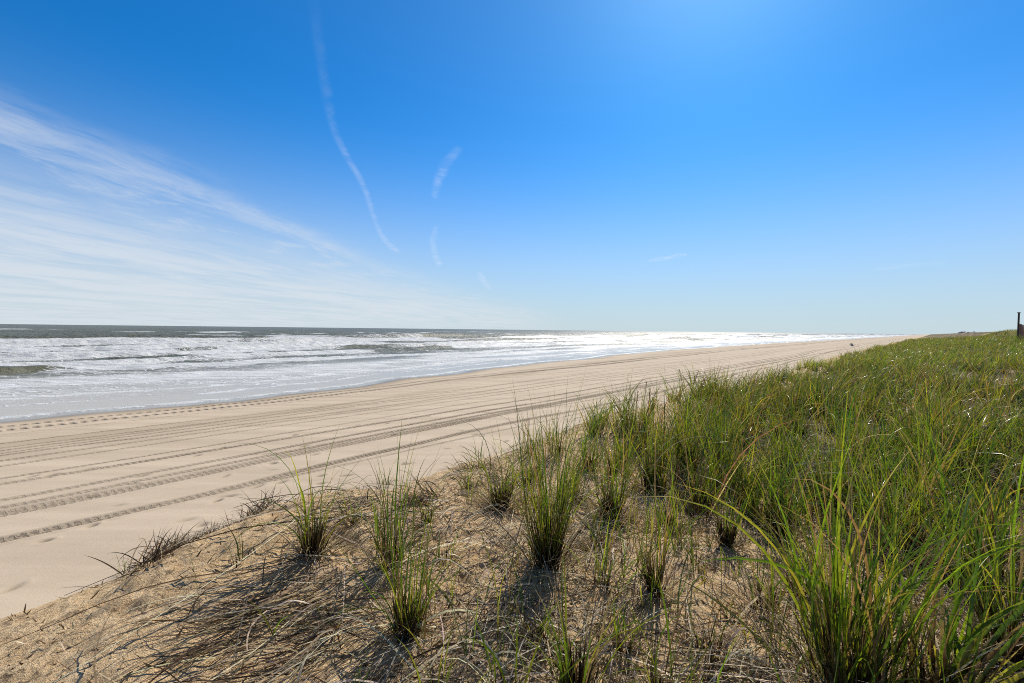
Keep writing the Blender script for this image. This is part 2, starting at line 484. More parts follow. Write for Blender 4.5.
def sea_fields(s, d):
    dd = d - (shore_d(s) - 23.0) * ss(120, 25, d)
    z = np.zeros_like(s); foam = np.zeros_like(s)
    for k, (d0, a, w) in enumerate(CRESTS):
        c = d0 + (fbm(s / (d0 * .55), s * 0 + k, 100 + k, 3) - .5) * d0 * .22
        amp = a * (.35 + 1.1 * vn1(s / (d0 * .35), 140 + k))
        if k == 3:
            amp = a * (.15 + .95 * ss(4.5, -1.0, s)) * ss(-60, -25, s)
        u = (dd - c) / w
        prof = np.where(u < 0, np.exp(-(u * 2.0) ** 2), np.exp(-(u * .75) ** 2))
        z += amp * prof
        brk = vn1(s / (d0 * .22), 180 + k)
        if d0 < 150:
            on = ss(.25, .5, brk) if d0 > 120 else (ss(.12, .34, brk) if d0 > 50 else np.ones_like(s))
            if k == 3: on = ss(-1.0, 4.0, s)
            foam += on * np.where(u < 0, np.exp(-((u + .3) * 1.1) ** 2), np.exp(-(u * .7) ** 2)) * (.68 if d0 > 33 else .34)
            if d0 > 50: foam -= .45 * (1 - on) * np.exp(-((u + .2) * 1.0) ** 2)
            if k == 3: foam -= .95 * (1 - on) * np.exp(-((u + .15) * 1.05) ** 2)
        else:
            foam += ss(.62, .8, brk) * np.exp(-(u * 1.8) ** 2) * .5
    base = np.interp(dd, [22, 24, 27, 32, 36, 40, 48, 60, 100, 118, 140, 175, 260, 1500, 6000], [.18, .10, .06, .12, .22, .29, .33, .33, .31, .26, .18, .11, .07, .06, .03])
    st = fbm(s / 9.0, dd / np.interp(dd, [30, 150], [2.2, 7.0]), 220, 4)
    foam = foam * .8 + base + (st - .5) * np.interp(dd, [30, 60, 140], [.65, .9, 1.2]) * ss(25, 40, dd) * ss(900, 260, dd)
    edge = d - shore_d(s)
    foam += .75 * g(edge, .25, .28) + .45 * g(edge, 2.9 + 1.2 * (vn1(s / 6.0, 91) - .5), .22) * ss(.3, .55, vn1(s / 4.0, 92)) \
        + .55 * g(edge, 5.6 + 2.0 * (vn1(s / 8.0, 93) - .5), .3)
    calm = ss(24, 60, dd)
    z += (fbm(s / 1.6, dd / .9, 240, 4) - .5) * .34 * calm * ss(700, 120, dd) + (fbm(s / 14, dd / 5, 250, 3) - .5) * .7 * ss(60, 160, dd) * ss(2500, 700, dd)
    z *= ss(.2, 6.0, edge) * .96 + .04
    z += .02 * g(edge, .3, .3)
    shallow = ss(24, 4, edge) * .95
    chop = .25 + .75 * calm
    chop = chop * np.interp(dd, [0, 26, 60, 6000], [.10, .25, 1.0, 1.0])
    return z, foam, shallow, chop


ws = np.unique(np.concatenate([-geo(70, 30000, 34)[::-1], steps((-70, -12, .6), (-12, 50, .2), (50, 160, .45), (160, 420, 1.4), (420, 900, 4)), geo(930, 60000, 60)]))
wd = np.unique(np.concatenate([steps((20, 48, .14), (48, 90, .3), (90, 200, .5), (200, 420, 1.3), (420, 800, 4)), geo(830, 70000, 60)]))
S, D = np.meshgrid(ws, wd, indexing='ij'); Sf, Df = S.ravel(), D.ravel()
zz, foam, shal, chop = sea_fields(Sf, Df)
X, Y = to_xy(Sf, Df)
sea = np_mesh('sea', np.stack([X, Y, SEA_Z + zz], 1), grid_faces(len(ws), len(wd)), M_SEA,
              attrs={'foam': ('FLOAT', foam), 'shallow': ('FLOAT', shal), 'chop': ('FLOAT', chop)})
tag(sea, 'grey green sea with rows of white breakers', kind='structure')

# ------------------------------------------------------------------ grass blades
GREENS = np.array([(.095, .172, .012), (.150, .240, .016), (.220, .278, .018), (.058, .108, .016), (.300, .292, .036)])
BROWNS = np.array([(.20, .115, .05), (.15, .085, .045), (.26, .17, .08)])
STRAWS = np.array([(.50, .39, .24), (.38, .28, .165), (.60, .50, .35), (.27, .19, .11), (.46, .40, .31)])


def blade_arrays(P, az, lean, bend, L, W, K, c0, c1, c2, fold=.0, power=1.6, droop=None):
    """Blades as ribbons: base P, compass az, lean from upright, bend added along the length. Returns V, F, colours."""
    N = len(P)
    t = np.linspace(0, 1, K + 1)
    tm = (t[:-1] + t[1:]) / 2
    th = lean[:, None] + bend[:, None] * tm[None] ** power
    dx = np.sin(th); dz = np.cos(th)
    st = (L / K)[:, None]
    r = np.concatenate([np.zeros((N, 1)), np.cumsum(dx * st, 1)], 1)
    h = np.concatenate([np.zeros((N, 1)), np.cumsum(dz * st, 1)], 1)
    wob = (rng.normal(0, .02, N) * L)[:, None] * np.sin(t[None] * rng.uniform(2, 5, N)[:, None])
    ca, sa = np.cos(az)[:, None], np.sin(az)[:, None]
    cen = np.stack([P[:, 0:1] + r * ca - wob * sa, P[:, 1:2] + r * sa + wob * ca, P[:, 2:3] + h], 2)
    thv = lean[:, None] + bend[:, None] * t[None] ** power
    tang = np.stack([np.sin(thv) * ca, np.sin(thv) * sa, np.cos(thv)], 2)
    side = np.stack([-sa + 0 * t, ca + 0 * t, 0 * sa + 0 * t], 2)
    nor = np.cross(side, tang)
    tw = rng.uniform(-1.3, 1.3, N)[:, None] + rng.normal(0, .7, N)[:, None] * t[None]
    sd = side * np.cos(tw)[..., None] + nor * np.sin(tw)[..., None]
    nr = np.cross(sd, tang)
    prof = np.minimum(1.0, .55 + 2.2 * t) * (1 - t ** 2.2) + .04
    w = (W[:, None] * prof[None] * .5)[..., None]
    tt = t[None, :, None]
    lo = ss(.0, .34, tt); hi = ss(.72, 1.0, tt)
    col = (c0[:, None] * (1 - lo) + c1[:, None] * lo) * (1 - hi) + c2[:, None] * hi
    if fold:
        V = np.stack([cen - sd * w, cen + nr * w * fold, cen + sd * w], 2); m = 3
    else:
        V = np.stack([cen - sd * w, cen + sd * w], 2); m = 2
    V = V.reshape(-1, 3)
    col = np.repeat(col[:, :, None, :], m, 2).reshape(-1, 3)
    b = (np.arange(N) * (K + 1) * m)[:, None, None] + (np.arange(K) * m)[None, :, None] + np.arange(m - 1)[None, None, :]
    b = b.ravel()
    F = np.stack([b, b + 1, b + m + 1, b + m], 1)
    return V, F, col


def join(parts):
    Vs, Fs, Cs, n = [], [], [], 0
    for V, F, c in parts:
        Vs.append(V); Fs.append(F + n); Cs.append(c); n += len(V)
    return np.concatenate(Vs), np.concatenate(Fs), np.concatenate(Cs)


def pick(pal, n, jit=.18):
    c = pal[rng.integers(0, len(pal), n)]
    return np.clip(c * rng.normal(1, jit, (n, 1)) * rng.normal(1, .05, (n, 3)), .01, .8)


def green_set(P, out_az, H, n_spread, width, K, fold, wind=0.0, lush=1.0, stiff=1.0):
    N = len(P)
    az = out_az + rng.normal(0, .9, N)
    lean = np.abs(rng.normal(.10, .20, N)) * n_spread
    bend = np.abs(rng.normal(.28, .52, N)) * n_spread / stiff
    long = rng.random(N) < .18; bend = np.where(long, bend + rng.uniform(.6, 1.5, N), bend)
    if wind:
        az = np.where(rng.random(N) < abs(wind), rng.normal(-.15, .5, N), az)
        bend = bend + .35 * abs(wind)
    L = H * (.30 + .80 * rng.random(N) ** 1.05) * np.where(long, 1.12, 1)
    W = width * rng.uniform(.6, 1.25, N)
    c1 = pick(GREENS, N) * lush
    c0 = pick(np.vstack([BROWNS, GREENS[:2], STRAWS[1:2]]), N) * .38  # brown leaf feet, colour darkened further for shade inside the clump
    c2 = np.where((rng.random(N) < .45)[:, None], pick(np.vstack([BROWNS, STRAWS[:2]]), N), c1 * 1.15)
    half = rng.random(N) < .16
    c1 = np.where(half[:, None], pick(np.vstack([BROWNS[2:], STRAWS[3:4]]), N), c1)
    return blade_arrays(P, az, lean, bend, L, W, K, c0, c1, c2, fold)


def dead_set(P, out_az, H, K, fold, width=.005, flat=1.0):
    N = len(P)
    az = out_az + rng.normal(0, .7, N)
    lean = rng.uniform(.35, 1.25, N) * flat
    bend = rng.uniform(.1, 1.3, N)
    L = H * rng.uniform(.25, .8, N)
    c = pick(STRAWS, N); d = np.where((rng.random(N) < .5)[:, None], pick(BROWNS, N), c)
    V, F, col = blade_arrays(P, az, lean, bend, L, width * rng.uniform(.6, 1.2, N), K, d * .7, c, c * .9, fold)
    return V, F, col


TG = 'beach grass tussocks standing apart on the dune sand'


def tussock(px, py, H, rad, n, spread, label, width=.0055, dead=30, base=40, stems=0, wind=0.05, lush=1.0, xyz=None, name='grass_tussock', lean_to=None, stiff=1.0):
    H *= 1.24; rad *= 1.2; n = int(n * .85); width *= 1.3; base = int(base * 1.1); dead = int(dead * 1.5)
    x, y, z = xyz if xyz else ground_at(px, py)
    root = empty(name, (x, y, z - .01))
    tag(root, label, 'grass', TG)
    def ring(m, rr):
        a = rng.uniform(0, 2 * np.pi, m); r = rr * rng.random(m) ** .75
        bx, by = r * np.cos(a), r * np.sin(a)
        s_, d_ = to_sd(x + bx, y + by)
        return np.stack([bx, by, terrain(s_, d_) - z - .004], 1), a
    P, a = ring(n, rad)
    up = H * .36 * rng.random(n) ** 1.7; P[:, 2] += up
    ca_ = rng.uniform(0, 6.28, n); P[:, 0] += np.cos(a) * up * .22; P[:, 1] += np.sin(a) * up * .22
    if lean_to is not None: a = np.where(rng.random(n) < .6, lean_to + rng.normal(0, .5, n), a)
    g1 = green_set(P, a, H, spread, width, 8, .45, wind, lush, stiff)
    V, F, c = g1
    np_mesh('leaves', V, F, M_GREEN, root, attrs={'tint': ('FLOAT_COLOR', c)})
    parts = []
    if dead:
        P, a = ring(dead, rad * 1.25); parts.append(dead_set(P, a, H * .85, 7, .35)); P, a = ring(dead, rad * 2.2); parts.append(dead_set(P, a, H * .8, 7, .35, .006, 1.22))
    if base:                                                   # tight sheath of old brown leaf bases
        P, a = ring(base, rad * .8); N = len(P)
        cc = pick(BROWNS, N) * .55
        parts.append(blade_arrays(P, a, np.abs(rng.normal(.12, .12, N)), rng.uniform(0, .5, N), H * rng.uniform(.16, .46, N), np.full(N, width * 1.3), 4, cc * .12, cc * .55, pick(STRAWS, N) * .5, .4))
    if parts:
        V, F, c = join(parts)
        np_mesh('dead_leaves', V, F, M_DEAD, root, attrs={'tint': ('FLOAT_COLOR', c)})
    for k in range(stems):                                     # flower stem carrying a narrow seed spike
        seed_stem(root, rng.uniform(-rad, rad), rng.uniform(-rad, rad), H * rng.uniform(1.0, 1.22), rng.uniform(0, 6.28), rng.uniform(.05, .3))
    return root


def tube(pts, radii, n=6):
    pts = [Vector(p) for p in pts]; V = []; F = []
    for i, p in enumerate(pts):
        t = (pts[min(i + 1, len(pts) - 1)] - pts[max(i - 1, 0)]).normalized()
        u = t.orthogonal().normalized(); v = t.cross(u)
        for k in range(n):
            a = 2 * math.pi * k / n
            V.append(p + (u * math.cos(a) + v * math.sin(a)) * radii[i])
    for i in range(len(pts) - 1):
        for k in range(n): F.append((i * n + k, i * n + (k + 1) % n, (i + 1) * n + (k + 1) % n, (i + 1) * n + k))
    return np.array([tuple(v) for v in V]), np.array(F)


def seed_stem(root, bx, by, H, az, lean):
    t = np.linspace(0, 1, 10)
    th = lean * (.3 + t); r = np.cumsum(np.sin(th)) * H / 10; h = np.cumsum(np.cos(th)) * H / 10
    pts = [(bx + r[i] * math.cos(az), by + r[i] * math.sin(az), h[i] - h[0]) for i in range(10)]
    V, F = tube(pts, [.0022 * (1 - .4 * q) for q in t])
    col = np.tile(np.array([(.26, .24, .09)]), (len(V), 1))
    st = np_mesh('stem', V, F, M_GREEN, root, attrs={'tint': ('FLOAT_COLOR', col)})
    top = np.array(pts[-1]); dr = np.array(pts[-1]) - np.array(pts[-2]); dr /= np.linalg.norm(dr)
    N = 60; q = rng.random(N)
    P = top[None] + dr[None] * (q[:, None] - .75) * .17
    V, F, c = blade_arrays(P, rng.uniform(0, 6.28, N), rng.uniform(.2, .7, N), rng.uniform(0, .3, N), rng.uniform(.018, .034, N), np.full(N, .0055), 2, pick(BROWNS, N), pick(STRAWS[1:4], N) * .7, pick(STRAWS, N) * .8)
    np_mesh('seed_head', V, F, M_DEAD, st, attrs={'tint': ('FLOAT_COLOR', c)})


# px, py of the base, height, radius, leaves, spread, label, extra
TUSS = [
 (548, 566, .80, .075, 200, .75, 'tall dense tussock with a black base, the biggest one ringed by bare straw', dict(base=130, dead=60, width=.005)),
 (312, 556, .52, .055, 46, 1.15, 'open tussock with long arching blades on the dune brow nearest the beach', dict(base=70, dead=45, width=.006)),
 (392, 566, .62, .075, 60, 1.15, 'fan of green blades just behind the tussock with the slanting dark shadow', dict(base=30, dead=35)),
 (407, 636, .46, .060, 95, .9, 'bushy low tussock that throws the slanting dark shadow at the lower edge', dict(base=80, dead=40, width=.005)),
 (426, 524, .17, .030, 26, .7, 'short dark brown stub of grass beside the open dune sand', dict(base=70, dead=10, lush=.4)),
 (500, 508, .50, .070, 70, 1.35, 'splayed tussock with pale drooping dead blades at the sand edge', dict(base=90, dead=90)),
 (612, 520, .58, .070, 95, .9, 'tussock with grey straw swept over its dark foot, beside two upright columns', dict(base=110, dead=90)),
 (652, 488, .66, .060, 110, .65, 'slim upright column of grass, the left one of a close pair', dict(base=110, dead=50)),
 (688, 478, .70, .065, 130, .65, 'slim upright column of grass, the right one of a close pair', dict(base=110, dead=50)),
 (655, 592, .55, .035, 34, .7, 'thin upright tuft with an orange brown base in bare straw', dict(base=50, dead=20, width=.0055)),
 (726, 545, .46, .045, 44, .8, 'thin tuft with a black foot beside the bright sand patch', dict(base=70, dead=24)),
 (578, 700, .42, .055, 40, 1.3, 'spreading green tuft cut by the lower edge, left of a single thick stalk', dict(base=60, dead=30, width=.0065)),
 (656, 704, .46, .020, 9, .6, 'few thick bright green stalks rising at the lower edge in straw', dict(base=10, dead=8, width=.008)),
 (852, 706, .84, .120, 210, .95, 'large open tussock of broad green and orange blades at the lower right', dict(base=90, dead=70, width=.0075)),
 (938, 716, .80, .085, 60, 1.5, 'broad bright blades leaning to the right at the lower right corner', dict(base=30, dead=30, width=.0135, lean_to=.3, lush=1.2)),
 (1010, 668, .82, .085, 90, 1.2, 'dense tussock with arching straw at the right edge of the dune', dict(base=60, dead=70, width=.007)),
 (508, 704, .30, .060, 13, 1.2, 'sparse thin green shoots at the lower edge beside curved pale straw', dict(base=10, dead=8)),
 (432, 712, .28, .060, 10, 1.2, 'sparse shoots at the lower edge nearest the dark slanting shadow', dict(base=4, dead=6)),
 (125, 574, .22, .050, 12, 1.3, 'small lone sprout of stiff blades at the lowest dune edge by the beach', dict(base=8, dead=4, lush=.75)),
 (748, 510, .52, .060, 80, .85, 'tussock with straw at its foot behind the bright sand patch', dict(base=90, dead=50)),
 (782, 540, .50, .070, 60, 1.1, 'loose orange tinted tussock bordering the bright sand patch', dict(base=40, dead=40)),
 (590, 470, .46, .080, 80, 1.0, 'yellow green tussock on the dune brow behind the tallest tussock', dict(base=40, dead=30)),
 (556, 456, .42, .080, 60, 1.05, 'thin spiky tussock on the dune brow over the tyre tracks', dict(base=20, dead=20)),
 (640, 440, .55, .090, 100, .95, 'tussock with a feathery top on the brow behind the close pair', dict(base=40, dead=30, stems=3)),
 (690, 425, .62, .090, 110, .9, 'tussock carrying the tallest brown seed spikes against the beach', dict(base=40, dead=30, stems=5)),
 (720, 470, .60, .075, 100, .8, 'dark stemmed tussock standing right of the close pair of columns', dict(base=90, dead=40)),
 (785, 480, .58, .090, 120, .9, 'bushy bright green tussock at the start of the dense grass', dict(base=60, dead=40, lush=1.1)),
 (835, 520, .72, .100, 130, .95, 'thick tussock with a pale bent blade in front of the dense grass', dict(base=60, dead=50)),
 (900, 560, .80, .100, 120, 1.05, 'green tussock with scattered dead blades behind the large open tussock', dict(base=50, dead=70, width=.006)),
 (965, 590, .80, .100, 110, 1.15, 'tussock crossed by a long white dead blade near the right edge', dict(base=50, dead=70, width=.0065)),
 (600, 590, .36, .080, 20, 1.2, 'scattered green shoots between the tallest tussock and the orange based tuft', dict(base=6, dead=20)),
 (455, 600, .24, .050, 7, 1.2, 'two or three slanting green shoots in the straw beside the tallest tussock', dict(base=4, dead=6)),
 (242, 560, .20, .060, 9, 1.2, 'wispy brown shoots on the dune brow left of the arching tussock', dict(base=4, dead=10, lush=.6)),
 (478, 468, .30, .090, 18, 1.1, 'few fine blades standing on the brow against the tyre tracks', dict(base=4, dead=10)),
 (385, 486, .26, .090, 16, 1.0, 'fine upright stalks on the brow behind the fan of green blades', dict(base=8, dead=20)),
 (470, 492, .24, .06, 22, 1.2, 'low scruffy tuft at the sand edge left of the splayed tussock', dict(base=20, dead=30)),
 (528, 482, .34, .06, 40, 1.1, 'scruffy green tuft on the brow directly behind the tallest tussock', dict(base=30, dead=30)),
 (530, 455, .34, .06, 30, 1.1, 'thin tuft farthest out on the brow, against the tyre tracks', dict(base=10, dead=15)),
 (574, 502, .34, .06, 50, 1.1, 'half dead brown green tuft right of the tallest tussock', dict(base=40, dead=60, lush=.8)),
 (598, 545, .26, .05, 22, 1.2, 'low ragged tuft wrapped in grey straw below the dark footed tussock', dict(base=20, dead=50)),
 (622, 468, .42, .06, 60, 1.0, 'bright tuft on the brow left of the close pair of columns', dict(base=30, dead=30)),
 (662, 452, .42, .07, 60, 1.0, 'mid green tuft on the brow above the close pair of columns', dict(base=30, dead=30)),
 (668, 530, .34, .05, 30, 1.1, 'ragged tuft between the close pair and the orange based tuft', dict(base=30, dead=50)),
 (702, 508, .42, .05, 44, .9, 'dark footed tuft under the right column of the close pair', dict(base=60, dead=50)),
 (696, 566, .22, .04, 14, 1.3, 'small tuft of dry and green blades left of the bright sand patch', dict(base=10, dead=30)),
 (622, 648, .30, .05, 18, 1.3, 'loose green tuft left of the thick bright stalks at the lower edge', dict(base=10, dead=30, width=.0065)),
 (536, 640, .28, .05, 14, 1.3, 'loose green tuft between the tallest tussock and the lower edge', dict(base=10, dead=24)),
 (708, 652, .26, .05, 12, 1.3, 'dry brown tuft right of the thick bright stalks at the lower edge', dict(base=14, dead=40, lush=.7)),
 (764, 612, .34, .06, 30, 1.3, 'wiry tuft in straw left of the large open tussock', dict(base=20, dead=50)),
 (804, 596, .42, .07, 50, 1.2, 'leaning tuft joined to the back of the large open tussock', dict(base=30, dead=50)),
 (352, 522, .24, .05, 18, 1.2, 'small tuft on the brow between the arching tussock and the fan of blades', dict(base=14, dead=24)),
 (444, 566, .20, .05, 12, 1.3, 'tiny tuft in straw right of the fan of green blades', dict(base=8, dead=24)),
]
for px, py, H, rad, n, sp, lab, kw in TUSS:
    tussock(px, py, H, rad, n, sp, lab, **kw)


# long single blades and straws that the eye picks out
def single(px, py, L, az, lean, bend, W, cols, label, name='beachgrass_shoot', power=1.6, lift=0.0):
    x, y, z = ground_at(px, py)
    c0, c1, c2 = [np.array([c]) for c in cols]
    V, F, c = blade_arrays(np.array([[0, 0, lift]]), np.array([az]), np.array([lean]), np.array([bend]), np.array([L]), np.array([W]), 16, c0, c1, c2, .35, power)
    o = np_mesh(name, V, F, M_GREEN if cols[1][1] > cols[1][0] else M_DEAD, attrs={'tint': ('FLOAT_COLOR', c)})
    o.location = (x, y, z - .005)
    tag(o, label, 'grass blade')
    return o


Gn, St, Br = (.13, .19, .04), (.52, .46, .34), (.22, .14, .07)
single(200, 612, .42, 2.55, .35, .45, .005, (Br, (.17, .18, .06), Br), 'lone slanting stalk standing on the dune against the tyre tracks')
single(785, 672, .62, 2.75, .75, .75, .010, (Gn, (.20, .2, .07), St), 'long arched blade, green at its root and pale at its tip, in the straw')
single(560, 655, .46, 2.95, 1.0, .75, .008, (St, St, St), 'pale curved dead blade lying over bare straw')
single(512, 690, .34, 2.5, .8, .6, .010, (St, (.58, .53, .42), St), 'broad cream dead blade curving down at the lower edge', lift=.02)
single(858, 650, .75, .05, .5, 1.25, .009, (Gn, (.5, .48, .40), (.62, .6, .55)), 'long white bent blade pointing at the right edge')
single(895, 450, 1.05, 2.1, .12, .35, .006, (Gn, (.10, .13, .04), Br), 'solitary tall stem rising above the grass against the surf')
single(468, 672, .36, 2.25, .5, .2, .007, (Gn, (.12, .17, .04), Gn), 'short thick green blade slanting at the lower edge')

# dark heaps of dead roots and straw on the brow
def heap(p0, p1, wd, n, label, az0, spread=.35, up=.5, Lr=(.08, .34), dark=.5):
    A = np.array(ground_at(*p0)); B = np.array(ground_at(*p1)); c0 = (A + B) / 2
    q = rng.random(n); P = A[None] + (B - A)[None] * q[:, None]
    P[:, 0] += rng.normal(0, wd, n); P[:, 1] += rng.normal(0, wd, n)
    s_, d_ = to_sd(P[:, 0], P[:, 1]); P[:, 2] = terrain(s_, d_) + rng.exponential(.012, n) * 2 * up
    c = pick(np.vstack([STRAWS, BROWNS]), n) * rng.choice([dark * .5, dark, 1.0], (n, 1))
    V, F, cc = blade_arrays(P - c0, rng.normal(az0, spread, n), rng.uniform(1.5 - up * 1.4, 1.55, n), rng.uniform(-.2, .3 + up * 2.0, n), rng.uniform(*Lr, n), rng.uniform(.003, .0085, n), 7, c * .7, c, c, .3)
    o = np_mesh('dead_grass_heap', V, F, M_DEAD, attrs={'tint': ('FLOAT_COLOR', cc)})
    o.location = c0
    tag(o, label, 'dead grass', 'heaps of dead grass on the dune sand')


heap((142, 577), (205, 538), .06, 900, 'dark matted ridge of dead roots beside the small lone sprout', R(60), 1.6, .85, (.08, .28), .30)
heap((205, 538), (272, 510), .06, 900, 'dark matted ridge of dead roots nearer the arching tussock', R(60), 1.6, .85, (.08, .28), .35)
heap((225, 640), (310, 590), .09, 150, 'combed streak of dark straw running from the arching tussock', R(222), .34, .16, (.12, .5), .6)
heap((270, 668), (370, 600), .12, 190, 'wide combed swath of straw behind the slanting dark shadow', R(218), .4, .16, (.12, .5), .8)
heap((405, 508), (440, 500), .05, 200, 'ragged straw heap behind the short brown stub', R(200), 1.2, .7, (.06, .2), .5)
heap((455, 470), (500, 480), .05, 200, 'ragged straw heap at the sand edge beside the splayed tussock', R(200), 1.2, .8, (.06, .22), .5)

# ------------------------------------------------------------------ straw litter on the dune (uncountable)
def litter_mesh():
    N = 16500
    y = .9 + 6.1 * rng.random(N) ** 1.3; x = rng.uniform(-1.25, 1.15, N) * (y + .5)
    s_, d_ = to_sd(x, y)
    dens = fbm(s_ / .55, d_ / .45, 301, 3)
    left = ss(.6, -1.2, x)
    bare = ss(-.9, -1.9, x)
    keep = (d_ < 3.75) & (dens + rng.normal(0, .06, N) > .45 + .12 * bare) & (rng.random(N) < 1 - .7 * bare)
    bx, by, _ = ground_at(742, 575)
    keep &= rng.random(N) < ss(.10, .50, np.hypot((x - bx) / 1.1, y - by)) + .22
    x, y, left = x[keep], y[keep], left[keep]; N = len(x)
    az = np.where(rng.random(N) < .25 + .6 * left, rng.normal(R(222), .3, N), rng.uniform(0, 2 * np.pi, N))
    az = np.where((rng.random(N) < .3) & (left < .5), rng.normal(R(172), .4, N), az)
    L = rng.gamma(2.6, .135, N) + .05
    K = 6; t = np.linspace(0, 1, K + 1)
    cur = rng.normal(0, .38, N)
    a = az[:, None] + cur[:, None] * (t[None] - .5)
    px = x[:, None] + np.cumsum(np.cos(a), 1) * (L / K)[:, None]; py = y[:, None] + np.cumsum(np.sin(a), 1) * (L / K)[:, None]
    s_, d_ = to_sd(px, py)
    arch = rng.exponential(.030, N)[:, None] * np.sin(np.pi * t)[None] + rng.exponential(.02, N)[:, None] * t[None] * (rng.random(N) < .4)[:, None]
    pz = terrain(s_.ravel(), d_.ravel(), False).reshape(s_.shape) + .012 + arch + rng.exponential(.012, N)[:, None]
    cen = np.stack([px, py, pz], 2)
    W = .0036 + .0064 * rng.random(N) ** 1.7
    sd = np.stack([-np.sin(a), np.cos(a), rng.uniform(-.6, .6, N)[:, None] + 0 * a], 2)
    w = (W[:, None] * (1 - .6 * t[None] ** 2) * .5)[..., None]
    V = np.stack([cen - sd * w, cen + sd * w], 2).reshape(-1, 3)
    c = pick(np.vstack([STRAWS[[0, 4]], STRAWS[[2, 4]] * 1.2, STRAWS[[1, 4, 3]] * .75, BROWNS * .55, BROWNS[[1]] * .3]), N)
    col = np.repeat(np.repeat(c[:, None], K + 1, 1)[:, :, None], 2, 2).reshape(-1, 3)
    b = ((np.arange(N) * (K + 1) * 2)[:, None] + (np.arange(K) * 2)[None]).ravel()
    F = np.stack([b, b + 1, b + 3, b + 2], 1)
    return V, F, col


def chips():
    N = 9500
    y = .9 + 4.5 * rng.random(N) ** 1.3; x = rng.uniform(-1.3, .9, N) * (y + .4)
    s_, d_ = to_sd(x, y)
    k = (d_ < 4.1) & (fbm(s_ / .35, d_ / .3, 410, 3) + rng.normal(0, .05, N) + .12 * ss(-.9, .2, x) > .48) & (rng.random(N) < 1 - .85 * ss(-.8, -.1, x))
    x, y, s_, d_ = x[k], y[k], s_[k], d_[k]; N = len(x)
    P = np.stack([x, y, terrain(s_, d_) - .004], 1)
    c = pick(np.vstack([BROWNS * .45, BROWNS * .8, STRAWS[1:4]]), N)
    V, F, cc = blade_arrays(P, rng.uniform(0, 6.28, N), rng.uniform(.5, 1.5, N), rng.uniform(-.5, 1.2, N), rng.gamma(2.5, .012, N) + .008, rng.uniform(.003, .011, N), 3, c, c, c)
    return V, F, cc


V, F, c = chips()
o = np_mesh('plant_debris', V, F, M_DEAD, attrs={'tint': ('FLOAT_COLOR', c)})
tag(o, 'dark crumbs of dead plants on the dune sand', 'debris', kind='stuff')
V, F, c = litter_mesh()
o = np_mesh('straw_litter', V, F, M_DEAD, attrs={'tint': ('FLOAT_COLOR', c)})
tag(o, 'dead straw strewn over the dune sand', 'straw', kind='stuff')

